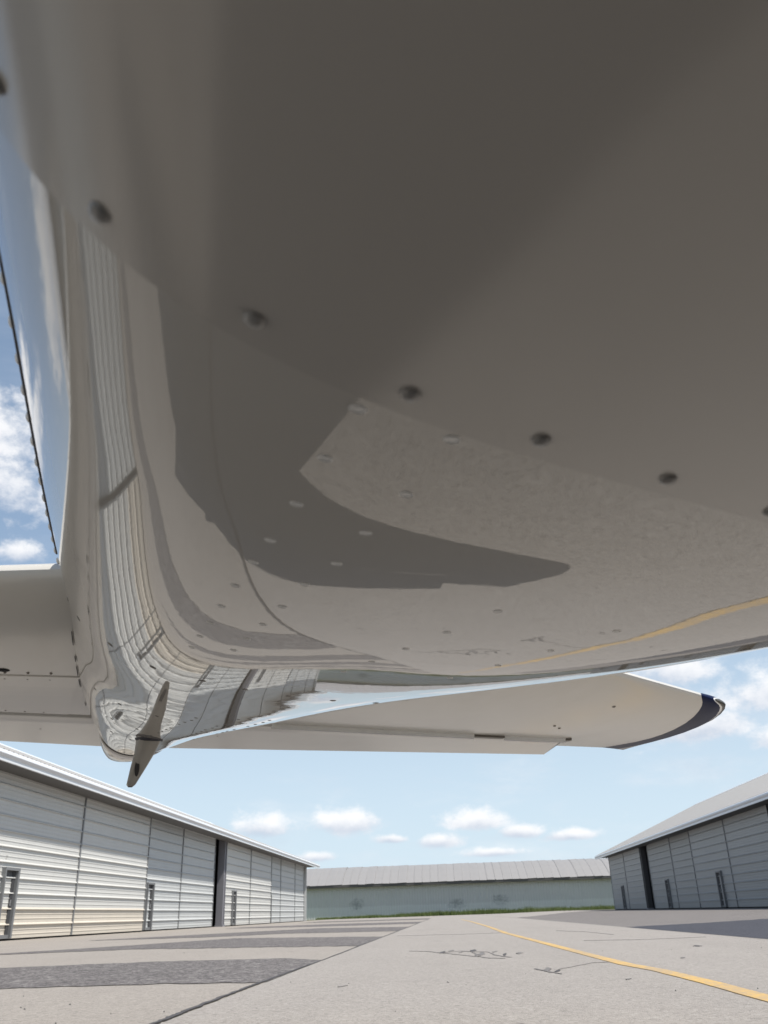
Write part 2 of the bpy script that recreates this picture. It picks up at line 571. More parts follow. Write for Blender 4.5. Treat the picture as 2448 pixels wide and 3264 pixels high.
def ribbon(name, pts, widths, mat, lift, jit=0.0, seed=3, taper=False, sub=6):
    rnd = random.Random(seed)
    pts = [(x * G, y * G) for x, y in pts]
    P = []
    for (a, b2, wa, wb) in zip(pts, pts[1:], widths, widths[1:]):
        for k in range(sub):
            t = k / sub
            P.append((a[0] + (b2[0] - a[0]) * t, a[1] + (b2[1] - a[1]) * t, wa + (wb - wa) * t))
    P.append((pts[-1][0], pts[-1][1], widths[-1]))
    rows = []
    for i, (x, y, w) in enumerate(P):
        p0 = P[max(i - 1, 0)]
        p1 = P[min(i + 1, len(P) - 1)]
        d = Vector((p1[0] - p0[0], p1[1] - p0[1], 0)).normalized()
        nrm = Vector((-d.y, d.x, 0))
        off = rnd.uniform(-jit, jit)
        w2 = w * (1 + rnd.uniform(-.35, .35) * (1 if jit > .002 else .08))
        c = Vector((x, y, 0)) + nrm * off
        a, b2 = c + nrm * w2 / 2, c - nrm * w2 / 2
        zl = lift - (.004 if lift > .0078 else .0035)
        rows.append([(a.x, a.y, gh(a.x) + zl), (a.x, a.y, gh(a.x) + lift), (b2.x, b2.y, gh(b2.x) + lift), (b2.x, b2.y, gh(b2.x) + zl)])
    return struct(MB().grid(rows).build(name, mat, fix=False))


ribbon('yellow_line', [(1.27, -20), (1.27, 4.0), (1.275, 4.93), (1.25, 5.95), (1.18, 6.6), (1.13, 9.0), (1.07, 12.0), (0.98, 16.4), (0.99, 23.9), (0.9, 35), (0.7, 47)],
       [0.1] * 11, M['yellow'], 0.008, 0.0015, 4)
ribbon('pavement_joint', [(-1.15, -20), (-1.15, 3.8), (-1.16, 4.3), (-1.165, 5.8), (-1.135, 8.7), (-1.13, 16), (-1.12, 27), (-1.13, 60)],
       [0.022, 0.022, 0.024, 0.020, 0.020, 0.028, 0.03, 0.04], M['crack'], 0.008, 0.006, 5, sub=26)
for k, (pts, w) in enumerate([
        ([(-0.42, 10.0), (-0.22, 9.75), (-0.06, 9.25), (0.10, 8.75), (0.24, 8.3)], .018),
        ([(-0.05, 9.35), (0.12, 9.6), (0.22, 9.35), (0.24, 8.5)], .026),
        ([(0.22, 9.3), (0.36, 9.2), (0.40, 8.5), (0.50, 8.05)], .018),
        ([(0.24, 8.4), (0.33, 8.0), (0.44, 7.9)], .026),
        ([(0.56, 6.45), (0.60, 6.15), (0.66, 5.85)], .020),
        ([(-0.9, 16.9), (-0.2, 16.7), (0.3, 16.55), (0.9, 16.7)], .022),
        ([(1.9, 17.0), (2.2, 15.5), (2.3, 13.5)], .014),
        ([(0.7, 6.3), (1.0, 6.9), (1.2, 6.95)], .010),
        ([(1.6, 11.5), (2.2, 11.2), (3.0, 11.4)], .012)]):
    ribbon('pavement_crack', pts, [w * (0.5 + 0.7 * ((i * 7 + k) % 3) / 2) for i in range(len(pts))], M['crack_faint'], 0.0075, w * 0.5, 20 + k, sub=8)
for k, (x, y, w, ln) in enumerate([(-.07, 9.45, .05, .5), (.02, 9.75, .045, .35), (.11, 9.3, .03, .3), (.24, 9.65, .055, .5), (.29, 8.85, .06, .7), (.43, 9.2, .04, .3), (.49, 8.6, .03, .5), (.63, 8.75, .055, .35),
                                    (.63, 6.35, .05, .35), (.67, 6.15, .03, .2), (1.7, 7.2, .03, .15), (-.6, 5.4, .02, .1), (2.3, 9.1, .08, .25), (.95, 5.3, .02, .08)]):
    ribbon('tar_spot', [(x - .02, y - ln / 2), (x - .01, y - ln / 4), (x, y), (x + .012, y + ln / 4), (x + .02, y + ln / 2)], [.004, w * .8, w, w * .6, .004], M['crack_faint'] if k % 3 else M['crack'], 0.0072, 0.006, 60 + k, sub=4)
# loose dark chips and tar spots
b = MB()
for k in range(90):
    x, y = random.uniform(-4, 3.2), 3.4 + random.random() ** 1.6 * 14
    r = random.uniform(0.002, 0.007)
    n = random.randint(5, 7)
    z = gh(x) + (0.0068 if x > -1.13 else 0.0056)
    ring = [(x + r * math.cos(a) * random.uniform(.6, 1.2), y + r * 1.3 * math.sin(a) * random.uniform(.6, 1.2), z - 0.004) for a in [6.283 * i / n for i in range(n)]]
    o = len(b.v)
    b.v += ring + [(x, y, z + r * 0.5)]
    for i in range(n):
        b.f.append((o + i, o + (i + 1) % n, o + n))
struct(b.build('gravel_chips', M['crack'], fix=False), 'stuff')


# ------------------------------------------------------------------ hangars
BAY = 0.43
NB = 11


def siding_mesh(width, name='siding_panel'):
    """one sheet of horizontal siding: three fine ridges and a protruding ledge at its head. Local x is outwards, y along."""
    pr = [(0.0, 0.0), (0.0, .095), (.012, .102), (.012, .122), (0.0, .130), (0.0, .222), (.012, .229), (.012, .249), (0.0, .257),
          (0.0, .366), (.055, .366), (.055, .380), (.0, BAY - .001), (-.03, BAY - .001), (-.03, 0.0)]
    return MB().extrude_y(pr, 0.004, width - 0.004)


_sid = {}


def siding(width, key, mat, parent, loc):
    k = (round(width, 3), key)
    if k not in _sid:
        o = siding_mesh(width).build('siding_panel', mat, parent)
        _sid[k] = o.data
    else:
        o = bpy.data.objects.new('siding_panel', _sid[k])
        COL.objects.link(o)
        o.parent = parent
    o.location = loc
    return o


def hangar(label, face_x, sgn, base, leaves, columns, y_ends, doors, tan_leaves=(), number=None):
    """face_x: world x of the door face; sgn=+1 if the doors look towards +x. leaves: (y0, y1, recess, colour key)."""
    root = empty('hangar', (face_x, (y_ends[0] + y_ends[1]) / 2, base))
    tag(root, label, 'hangar', 'metal hangars beside the taxiway')
    yc = (y_ends[0] + y_ends[1]) / 2
    Y0, Y1 = y_ends[0] - yc, y_ends[1] - yc

    def X(d):
        return sgn * d

    top = BAY * NB + 0.06
    # back and end walls, header above the doors
    w = MB()
    w.box(X(-0.62), X(-0.74), Y0, Y1, 0, top + 0.5)
    w.box(X(-20.0), X(-19.88), Y0, Y1, 0, top + 0.5)
    w.build('wall', M['inner'], root)
    for yy in (Y0, Y1):
        g = MB()
        s = 0.1 if yy < 0 else -0.1
        pts = [(X(0.0), 0.0), (X(-20), 0.0), (X(-20), top + .1), (X(-10), top + 3.9), (X(0.0), top + .1)]
        g.extrude_y(pts, yy, yy + s)
        g.build('gable_wall', M['siding_grey'], root)
    h = MB()
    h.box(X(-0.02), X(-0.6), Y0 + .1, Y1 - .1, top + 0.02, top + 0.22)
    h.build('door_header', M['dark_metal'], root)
    # roof: ribbed sheets, both slopes
    er, ez = 0.86, top + 0.165
    rx, rz = -10.0, top + (4.35 if sgn > 0 else 4.75)
    pitch = 0.305
    slope = (rz - ez) / (er - rx)
    r = MB()
    n = int((Y1 - Y0 + 5.2) / pitch)
    ys = Y0 - 2.6
    row_e, row_r, row_b = [], [], []
    for i in range(n):
        for (dy, dz) in ((0, 0), (.22, 0), (.24, .035), (.285, .035)):
            y = ys + i * pitch + dy
            row_e.append((X(er), y, ez + dz))
            row_r.append((X(rx), y, rz + dz))
            row_b.append((X(2 * rx - er), y, ez + dz))
    r.grid([row_e, row_r, row_b])
    ro = r.build('roof', M['roof'], root, fix=False)
    # under-deck so that the sheets have thickness
    u = MB()
    yb0, yb1 = ys, ys + n * pitch
    u.extrude_y([(X(er - .05), ez - .02), (X(rx), rz - .03), (X(rx), rz - .12), (X(er - .05), ez - .10)], yb0 + .02, yb1 - .05)
    u.build('roof_deck', M['soffit'], root)
    f = MB()
    f.extrude_y([(X(er - .02), ez - .03), (X(er + .05), ez - .01), (X(er + .10), ez - .05), (X(er + .115), ez - .12), (X(er + .07), ez - .19),
                 (X(er + .045), ez - .21), (X(er + .045), ez - .31), (X(er - .02), ez - .31)], yb0, yb1)
    f.build('fascia', M['fascia'], root, smooth=False)
    s2 = MB()
    s2.box(X(0.0), X(er - .025), Y0, Y1, ez - .30, ez - .26)
    s2.build('soffit', M['soffit'], root)
    rc = MB()
    rc.extrude_y([(X(rx + .25), rz - .06), (X(rx), rz + .09), (X(rx - .25), rz - .06)], yb0, yb1)
    rc.build('ridge_cap', M['fascia'], root)
    # doors
    for i, (a, c, rec, key) in enumerate(leaves):
        a2, c2 = a - yc, c - yc
        leaf = MB()
        leaf.box(X(-rec - .05), X(-rec - .035), a2 + .01, c2 - .01, 0.05, top)
        lf = leaf.build('door_leaf', M['dark_metal'], root)
        for k in range(NB):
            kk = 'tan' if (i in tan_leaves and k < 2) else key
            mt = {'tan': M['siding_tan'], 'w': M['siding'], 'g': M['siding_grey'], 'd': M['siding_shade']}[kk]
            wd = c - a - 0.08
            if sgn > 0:
                o = siding(wd, kk, mt, lf, (-rec, a2 + .04, 0.055 + k * BAY))
            else:
                o = siding(wd, kk, mt, lf, (rec, c2 - .04, 0.055 + k * BAY))
                o.rotation_euler = (0, 0, math.pi)
        for yy in (a2, c2 - .045):
            MB().box(X(-rec - .03), X(-rec + .04), yy, yy + .045, 0.05, top).build('stile', M['stile'], lf)
        gd = MB()
        gd.box(X(-rec - .20), X(-rec - .06), a2, c2, 0.0, 0.10)
        gd.build('bottom_rail', M['hole'], lf)  # black box stands in for the shade in the gap under the leaf
    for (y, wdt, rec) in doors:
        y2 = y - yc
        li = [i for i, q in enumerate(leaves) if q[0] <= y <= q[1]]
        rec = leaves[li[0]][2]
        wk = empty('wicket_door', (0, 0, 0))
        wk.parent = root
        d = MB()
        d.box(X(-rec), X(-rec + .13), y2, y2 + .11, 0.06, 2.0)
        d.box(X(-rec), X(-rec + .13), y2 - wdt, y2 - wdt + .07, 0.06, 2.0)
        d.box(X(-rec), X(-rec + .13), y2 - wdt + .071, y2 - .001, 1.92, 2.0)
        d.box(X(-rec), X(-rec + .07), y2 - wdt + .071, y2 - .001, 0.06, 0.16)
        d.build('door_frame', M['stile'], wk)
        d = MB()
        d.box(X(-rec + .0), X(-rec + .035), y2 - .16, y2 - .002, 0.17, 1.91)
        d.box(X(-rec + .0), X(-rec + .02), y2 - wdt + .08, y2 - .17, 1.70, 1.91)
        d.build('door_shadow_gap', M['dark_metal'], wk)  # dark plates stand in for shade inside the door frame
        d = MB()
        d.box(X(-rec + .036), X(-rec + .065), y2 - .14, y2 - .10, 0.95, 1.12)
        d.build('handle', M['alloy'], wk)
    for (a, c) in columns:
        a2, c2 = a - yc, c - yc
        w1 = max(c2 - a2, .3)
        near, far = (a2, c2)
        cl = MB()
        cl.box(X(-0.30), X(0.03), far - 0.62, far - 0.04, 0.0, top)
        cl.box(X(0.031), X(0.09), far - 0.62, far - 0.55, 0.0, top)
        cl.box(X(0.031), X(0.09), far - 0.11, far - 0.04, 0.0, top)
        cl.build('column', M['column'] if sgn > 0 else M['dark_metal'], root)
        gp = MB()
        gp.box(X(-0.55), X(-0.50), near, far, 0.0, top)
        gp.build('recess_panel', M['hole'], root)  # near-black panel paints the unlit depth of the recess
        ft = MB()
        ft.box(X(-0.32), X(0.14), far - 0.66, far, 0.0, 0.10)
        ft.build('column_foot', M['column'], root)
    return root


L_LEAVES = [(-15, -7.3, 0, 'w'), (-7.3, .4, 0, 'w'), (.4, 8.6, .26, 'g'), (8.6, 17, .26, 'g'), (17, 25.0, 0, 'w'), (25.0, 32.7, 0, 'w'), (32.7, 40.5, 0, 'w'),
            (40.5, 46.8, .26, 'g'), (46.8, 53.6, .26, 'g'), (55.3, 62.6, 0, 'w'), (62.6, 70.2, 0, 'w'), (70.2, 75.7, .26, 'g'), (75.7, 83, .26, 'g'), (83, 88.3, .26, 'g')]
LH = hangar('long pale hangar with sunlit ribbed sliding doors and tan lower panels', -13.2, 1, 0.0, L_LEAVES, [(53.65, 55.25)], (-15.2, 88.4),
            [(27.8, .85, 0), (42.15, .85, 0), (58.0, .8, 0), (71.3, .8, 0)], tan_leaves=(4, 5, 6))
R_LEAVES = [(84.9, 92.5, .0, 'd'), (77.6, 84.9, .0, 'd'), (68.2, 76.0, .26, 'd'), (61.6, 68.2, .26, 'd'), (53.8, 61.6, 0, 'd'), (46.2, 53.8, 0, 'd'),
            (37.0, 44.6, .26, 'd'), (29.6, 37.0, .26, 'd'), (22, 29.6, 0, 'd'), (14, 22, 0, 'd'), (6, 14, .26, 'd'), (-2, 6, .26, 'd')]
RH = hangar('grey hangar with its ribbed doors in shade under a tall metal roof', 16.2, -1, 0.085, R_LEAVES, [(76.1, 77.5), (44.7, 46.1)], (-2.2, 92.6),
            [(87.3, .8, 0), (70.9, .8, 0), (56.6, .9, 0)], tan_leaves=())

# faint hand painted bay number on the near door
fc = bpy.data.curves.new('door_number', 'FONT')
fc.body = "27"
fc.size = 0.13
fc.extrude = 0.001
tmp = bpy.data.objects.new('tmp_text', fc)
COL.objects.link(tmp)
bpy.context.view_layer.update()
me = bpy.data.meshes.new_from_object(tmp.evaluated_get(bpy.context.evaluated_depsgraph_get()))
bpy.data.objects.remove(tmp)
me.materials.clear()
num = link('door_number', me, plain("faded_number", (0.36, 0.36, 0.35), 0.6), LH)
yc_l = (-15.2 + 88.4) / 2
num.rotation_euler = (RAD(90), 0, RAD(90))
num.location = (0.0135, 27.05 - yc_l, 2.245)

# ------------------------------------------------------------------ far building
FB = empty('storage_building', (2.0, 122, 0))
tag(FB, 'long low weathered teal metal shed with pale ribbed roof across the end', 'shed')
FX0, FX1 = -46.0, 48.0
w = MB()
row0, row1 = [], []
x = FX0
while x < FX1:                         # corrugated wall, trapezoid ribs
    for dx, dy in ((0, 0), (.20, 0), (.23, -.035), (.31, -.035)):
        row0.append((x + dx, dy, -0.02))
        row1.append((x + dx, dy, 4.05))
    x += .34
w.grid([row0, row1])
w.build('wall', M['far_wall'], FB, fix=False)
w = MB()
w.box(FX0, FX1, 14, 14.2, 0, 4.0)
w.box(FX0, FX0 + .2, 0.05, 13.99, 0, 4.0)
w.box(FX1 - .2, FX1, 0.05, 13.99, 0, 4.0)
w.build('rear_wall', M['far_wall'], FB)
# curved roof sheets with standing seams about 1.05 m apart, each its own piece
arc = []
for k in range(9):
    t = k / 8
    arc.append((-0.75 + 7.7 * t, 3.98 + 2.45 * (1 - (1 - t) ** 1.55)))
rnd = random.Random(11)
x = FX0
shared = {}
while x < FX1 - 0.5:
    var = rnd.randint(0, 3)
    if var not in shared:
        b = MB()
        rows = []
        for (y, z) in arc:
            j = (var - 1.5) * 0.02
            rows.append([(0, y, z), (.93, y, z + .01 + j), (.955, y, z + .035), (1.03, y, z + .035), (1.05, y, z)])
        yt, zt = arc[-1]
        rows.append([(p[0], yt + 7.7, 3.98 + (p[2] - zt)) for p in rows[-1]])
        b.grid(rows)
        o = b.build('roof_sheet', M['far_roof'], FB, fix=False)
        shared[var] = o.data
    else:
        o = bpy.data.objects.new('roof_sheet', shared[var])
        COL.objects.link(o)
        o.parent = FB
    o.location = (x, rnd.uniform(-.04, .04), rnd.uniform(-.02, .02))
    x += 1.053
e = MB()
e.box(FX0, FX1, -.70, -.05, 3.66, 3.92)
e.build('eave_board', M['soffit'], FB)  # trim board, its dark tone paints the shadow line under the eave

# grass strip along the foot of the far building
b = MB()
rnd = random.Random(5)
for k in range(15000):
    x = rnd.uniform(-16, 30)
    y = rnd.uniform(114.5, 121.6)
    clump = 0.5 + 0.5 * mnoise.noise((x * 0.35, y * 0.3, 2.0))
    hgt = (0.22 + 0.55 * clump) * rnd.uniform(.5, 1.25) * (0.35 + 0.65 * min(1, max(0, (x + 16) / 16)))
    wv = rnd.uniform(.02, .05)
    lx, ly = rnd.uniform(-.16, .16), rnd.uniform(-.12, .12)
    a = rnd.uniform(0, 3.14)
    ca, sa = math.cos(a) * wv, math.sin(a) * wv
    o = len(b.v)
    b.v += [(x - ca, y - sa, 0), (x + ca, y + sa, 0), (x + lx * .5 + ca * .6, y + ly * .5, hgt * .6), (x + lx, y + ly, hgt)]
    b.f += [(o, o + 1, o + 2), (o, o + 2, o + 3)]
struct(b.build('grass_strip', M['grass'], fix=False), 'stuff')
struct(MB().grid([[(xx, yy, 0.006 + gh(xx)) for xx in (-40, 0, 5, 9, 14, 40)] for yy in (113.5, 122.0)]).build('verge', M['grass'], fix=False))

# ------------------------------------------------------------------ the aircraft
AC_U0 = 0.28                 # centre line, metres to the right of the camera in the aircraft's own axes
AC_ROT = RAD(25.5)
AC = empty('light_aircraft', (math.cos(AC_ROT) * AC_U0, math.sin(AC_ROT) * AC_U0, 0), AC_ROT)
tag(AC, 'white light aircraft seen from under its glossy rear belly, tailplane tips navy', 'aircraft')

KN = np.array([-5.3, -4.4, -3.0, -1.6, -.8, -.3, .2, .6, 1.0, 1.5, 2.0, 2.5, 3.0])
KW = np.array([.20, .42, .57, .58, .50, .430, .3667, .3466, .3141, .2743, .2298, .1622, .075])
KB = np.array([.34, .16, .05, .02, .04, .0804, .1403, .1844, .2411, .3109, .3763, .4400, .482])
KC = np.array([.56, .56, .56, .56, .56, .5747, .6461, .6679, .6499, .6067, .5718, .5548, .556])
KE = np.array([2.2, 2.6, 3.5, 5.0, 6.5, 7., 5.148, 3.872, 3.461, 2.543, 2.269, 2.205, 2.15])   # left side
KR = np.array([2.2, 2.6, 3.5, 5.0, 6.0, 5.951, 6.061, 5.229, 3.659, 2.952, 2.238, 2.3, 2.1])      # right side
KT = np.array([.78, .98, 1.30, 1.34, 1.20, 1.08, .98, .90, .80, .70, .65, .63, .61])


def spline(yk):
    n = len(KN)
    h = np.diff(KN)
    A = np.zeros((n, n))
    r = np.zeros(n)
    A[0, 0] = A[-1, -1] = 1
    for i in range(1, n - 1):
        A[i, i - 1], A[i, i], A[i, i + 1] = h[i - 1], 2 * (h[i - 1] + h[i]), h[i]
        r[i] = 6 * ((yk[i + 1] - yk[i]) / h[i] - (yk[i] - yk[i - 1]) / h[i - 1])
    Mm = np.linalg.solve(A, r)

    def f(x):
        x = np.clip(x, KN[0], KN[-1])
        i = np.clip(np.searchsorted(KN, x) - 1, 0, n - 2)
        t = x - KN[i]
        hh = h[i]
        return yk[i] + t * ((yk[i + 1] - yk[i]) / hh - hh * (2 * Mm[i] + Mm[i + 1]) / 6) + t ** 2 * Mm[i] / 2 + t ** 3 * (Mm[i + 1] - Mm[i]) / (6 * hh)
    return f


SW, SB0, SC, SE, SR, ST = (spline(k) for k in (KW, KB, KC, KE, KR, KT))


def SB(a):
    t = np.clip((a - .18) / .19, 0, 1)
    return SB0(a) - .0024 * t * t * (3 - 2 * t)



def uc(a):
    return 0.29 + 0.004 * a - AC_U0


def fus(a, th):
    """point of the skin in aircraft axes (x right, y aft, z up from the ground); th=0 right side, pi/2 keel, pi left, 3pi/2 top"""
    a = np.asarray(a, float)
    th = np.asarray(th, float)
    w, zb, zc, n, zt = SW(a), SB(a), SC(a), SE(a), ST(a)
    c, s = np.cos(th), np.sin(th)
    low = s >= 0
    nr = SR(a)
    s0 = np.sign(c) * np.abs(c) ** (4 / (n + nr))
    bl = 1 / (1 + np.exp(-8 * s0))
    e = np.where(low, n * (1 - bl) + nr * bl, 2.3)
    x = uc(a) + w * np.sign(c) * np.abs(c) ** (2 / e)
    dz = np.abs(s) ** (2 / e)
    z = np.where(low, zc - (zc - zb) * dz, zc + (zt - zc) * dz)
    return np.stack([x, a + 0 * x, z + CAM_H], -1)


def thetas(n_low=180, n_up=40):
    """angles spaced evenly along the lower contour of a representative section"""
    t = np.linspace(0, np.pi, 4001)
    p = fus(np.full_like(t, .6), t)
    d = np.concatenate([[0], np.cumsum(np.linalg.norm(np.diff(p, axis=0), axis=1))])
    low = np.interp(np.linspace(0, d[-1], n_low), d, t)
    up = np.pi + np.linspace(0, np.pi, n_up + 1)[1:-1]
    return np.concatenate([low, up])


TH = thetas()


def fus_normal(a, th):
    e = 1e-3
    pa = (fus(a + e, th) - fus(a - e, th))
    pt = (fus(a, th + e) - fus(a, th - e))
    n = np.cross(pt, pa)
    n = n / np.linalg.norm(n)
    mid = np.array([uc(a), a, SC(a) + CAM_H])
    p = fus(a, th)
    if np.dot(n, p - mid) < 0:
        n = -n
    return n


SEAM = 0.213


def seam_shift(a_nom, x):
    g = math.exp(-((a_nom - SEAM) / 0.22) ** 2)
    return g * 0.16 * (np.clip(x + AC_U0, -.06, .32) - .10)


def skin(name, stations, off, lip, mat, parent):
    rows = []
    for a in stations:
        p = fus(np.full(len(TH), a), TH)
        av = a + seam_shift(a, p[:, 0])
        p = fus(av, TH)
        rows.append(p)
    P = np.array(rows)
    # outward offset
    if off:
        da = np.gradient(P, axis=0)
        dt = np.roll(P, -1, axis=1) - np.roll(P, 1, axis=1)
        n = np.cross(dt, da)
        n /= np.linalg.norm(n, axis=2, keepdims=True) + 1e-9
        ctr = P.mean(axis=1, keepdims=True)
        sg = np.sign((n * (P - ctr)).sum(axis=2, keepdims=True))
        ramp = np.clip(1 - (stations[-1] - np.array(stations)) / .11, 0, 1)[:, None, None]
        sg = sg * ramp
        P = P + n * sg * off
    r, c, _ = P.shape
    v = [tuple(q) for q in P.reshape(-1, 3)]
    f = []
    for i in range(r - 1):
        for j in range(c):
            k = (j + 1) % c
            f.append((i * c + j, i * c + k, (i + 1) * c + k, (i + 1) * c + j))
    if lip:                            # exposed sheet edge at the lap, its own vertices so that it stays crisp
        o = len(v)
        inner = P[-1] - (n * sg * off)[-1] * 1.0
        v += [tuple(q) for q in P[-1]] + [tuple(q) for q in inner]
        for j in range(c):
            k = (j + 1) % c
            f.append((o + j, o + k, o + c + k, o + c + j))
    me = mesh(name, v, f)
    bm = bmesh.new()
    bm.from_mesh(me)
    bmesh.ops.recalc_face_normals(bm, faces=bm.faces)
    bm.to_mesh(me)
    bm.free()
    return link(name, me, mat, parent, True)


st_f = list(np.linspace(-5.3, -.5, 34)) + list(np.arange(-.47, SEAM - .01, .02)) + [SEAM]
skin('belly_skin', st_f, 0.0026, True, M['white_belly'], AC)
st_a = [SEAM - .03] + list(np.arange(SEAM - .01, 2.80, .02)) + [2.82]
tail_skin = skin('tail_skin', st_a, 0, False, M['white'], AC)


# ---- domed rivets, flush rivets and screws along the skin laps
def dome_mesh(name, r, h, mat, rings=4, seg=14):
    b = MB()
    for k in range(rings):
        a = (k / rings) * math.pi / 2
        for j in range(seg):
            t = 6.28318 * j / seg
            b.v.append((r * math.cos(a) * math.cos(t), r * math.cos(a) * math.sin(t), h * math.sin(a)))
    b.v.append((0, 0, h))
    for k in range(rings - 1):
        for j in range(seg):
            b.f.append((k * seg + j, k * seg + (j + 1) % seg, (k + 1) * seg + (j + 1) % seg, (k + 1) * seg + j))
    for j in range(seg):
        b.f.append(((rings - 1) * seg + j, (rings - 1) * seg + (j + 1) % seg, rings * seg))
    me = mesh(name, b.v, b.f)
    me.materials.append(mat)
    me.polygons.foreach_set('use_smooth', [True] * len(me.polygons))
    return me


def ring_mesh(name, r, mat, seg=20):
    """flush rivet: a shallow raised rim round a slightly sunk head"""
    b = MB()
    prof = [(r * 1.18, 0.0), (r * 1.06, .0004), (r * .98, .00045), (r * .88, .0001), (r * .6, .0002)]
    for (rr, h) in prof:
        for j in range(seg):
            t = 6.28318 * j / seg
            b.v.append((rr * math.cos(t), rr * math.sin(t), h))
    b.v.append((0, 0, .00022))
    n = len(prof)
    for k in range(n - 1):
        for j in range(seg):
            b.f.append((k * seg + j, k * seg + (j + 1) % seg, (k + 1) * seg + (j + 1) % seg, (k + 1) * seg + j))
    for j in range(seg):
        b.f.append(((n - 1) * seg + j, (n - 1) * seg + (j + 1) % seg, n * seg))
    me = mesh(name, b.v, b.f)
    me.materials.append(mat)
    me.polygons.foreach_set('use_smooth', [True] * len(me.polygons))
    return me


DOME = dome_mesh('rivet', .0034, .0022, M['dome'])
DOME_W = dome_mesh('rivet', .0042, .0024, M['rivet'])
FLUSH = ring_mesh('rivet', .0026, M['rivet'])
SCREW = dome_mesh('screw', .0042, .0008, M['screw'], 3, 12)
SMALL = dome_mesh('screw', .0034, .0007, M['screw'], 2, 10)


def th_for_x(a, x):
    """keel-side angle at which the section at station a has local coordinate x"""
    t = np.linspace(0, np.pi, 3000)
    p = fus(np.full_like(t, a), t)
    return float(np.interp(-x, -p[:, 0], t))


def stud(name, me, a, th, lift=0.0):
    p = fus(a, th)
    n = Vector(fus_normal(a, th))
    o = bpy.data.objects.new(name, me)
    COL.objects.link(o)
    o.parent = AC
    o.location = Vector(p) + n * lift
    o.rotation_euler = n.to_track_quat('Z', 'Y').to_euler()
    return o


for (u, a) in [(-.028, .174), (0.0, .186), (.043, .192), (.093, .201), (.143, .209), (.202, .219), (.263, .231), (.322, .242), (.385, .25)]:
    stud('rivet', DOME, a - .002, th_for_x(a, u - AC_U0), .0024)
for (u, a) in [(.077, .150), (.078, .171), (.114, .172), (.117, .207), (.119, .225), (.125, .278), (.127, .329), (.091, .316), (.094, .371), (.096, .414), (.131, .381),
               (.087, .265), (.084, .222), (.129, .43), (.133, .49), (.136, .55), (.139, .61), (.142, .67), (.099, .47), (.103, .53), (.107, .59), (.111, .65), (.115, .71), (.25, .43), (.25, .50), (.25, .57),
               (.25, .64), (.25, .71), (.35, .45), (.35, .53), (.35, .61), (.35, .70)]:
    stud('rivet', FLUSH, a, th_for_x(a, u - AC_U0), .0)
for (u, a) in [(.065, .939), (.109, .918), (.16, .905), (.211, .928), (.272, .965), (.335, .991), (.399, 1.012), (.45, 1.03), (.033, 1.043), (.02, 1.15)]:
    stud('screw', SCREW, a, th_for_x(a, u - AC_U0), .0)
for k in range(15):
    a = 1.40 + k * .057
    for xo in (.014, .068, -.052):
        if xo != .014 and k % 5 == 4:
            continue
        stud('screw', SMALL, a + (.02 if xo < 0 else 0), th_for_x(a, uc(a) + xo + random.uniform(-.002, .002)), .0)
for (u, a) in [(.155, 1.947), (.206, 1.915), (.232, 2.28), (.196, 1.531), (.181, 2.262), (.112, 2.261), (.10, 1.72), (.14, 1.62)]:
    stud('screw', SCREW, a, th_for_x(a, u - AC_U0), .0)


def tube(name, pts, r, mat, parent, seg=8):
    b = MB()
    pts = [Vector(p) for p in pts]
    rows = []
    for i, p in enumerate(pts):
        d = (pts[min(i + 1, len(pts) - 1)] - pts[max(i - 1, 0)]).normalized()
        a = d.orthogonal().normalized()
        if i and abs(a.dot(pa)) < .5:
            a = d.cross(pa).cross(d).normalized() if False else a
        pa = a
        c = d.cross(a)
        rows.append([p + (a * math.cos(6.28318 * j / seg) + c * math.sin(6.28318 * j / seg)) * r for j in range(seg + 1)])
    b.grid(rows)
    return b.build(name, mat, parent, True)


# ---- longitudinal lap on the left wall: a dark sealed edge with proud rivets just above it


def th_for_z(a, z):
    t = np.linspace(math.pi * .5, math.pi, 3000)
    return float(np.interp(z, fus(np.full_like(t, a), t)[:, 2], t))


lap = []
for k in range(40):
    a = .30 + k * .0155
    lap.append(tuple(fus(a, th_for_z(a, CAM_H + .295 + .12 * (a - .4)))))
tube('lap_seam', lap, .0011, M['sealant'], AC)
for k in range(16):
    a = .305 + k * .044
    stud('rivet', DOME_W, a, th_for_z(a, CAM_H + .303 + .12 * (a - .4)), 0.0)

# ---- tail cap
Zb = CAM_H
ring0 = fus(np.full(len(TH), 2.80), TH)
c0 = np.array([uc(2.80), 2.80, SC(2.80) + CAM_H])
rows = []
for (y, sc, dx, dz) in ((2.795, 1.02, 0, 0), (2.80, 1.035, 0, 0), (2.83, 1.02, 0, 0), (2.90, .93, -.003, -.002), (2.98, .80, -.008, -.003), (3.06, .64, -.014, -.004), (3.14, .48, -.02, -.004),
                        (3.22, .31, -.026, -.003), (3.27, .21, -.03, -.002), (3.30, .14, -.031, -.001), (3.315, .07, -.031, 0), (3.32, .004, -.031, 0)):
    d = ring0 - c0
    rad_ = .105
    ang = np.arctan2(d[:, 2], d[:, 0])
    circ = np.stack([rad_ * np.cos(ang), 0 * ang, rad_ * np.sin(ang)], -1)
    k = min(max((y - 2.83) / .35, 0), 1)
    q = (d * (1 - k) + circ * k) * sc
    q[:, 1] = 0
    ring = q + np.array([c0[0] + dx, y, c0[2] + dz])
    rows.append([tuple(p) for p in ring] + [tuple(ring[0])])
MB().grid(rows).build('tail_cap', M['white'], AC, True)
dm = bpy.data.objects.new('drain_hole', dome_mesh('drain_hole', .008, .002, M['hole'], 2, 12))
COL.objects.link(dm)
dm.parent = AC
dm.location = (-.010, 3.25, Zb + .556 - .028)
dm.rotation_euler = (RAD(205), 0, 0)

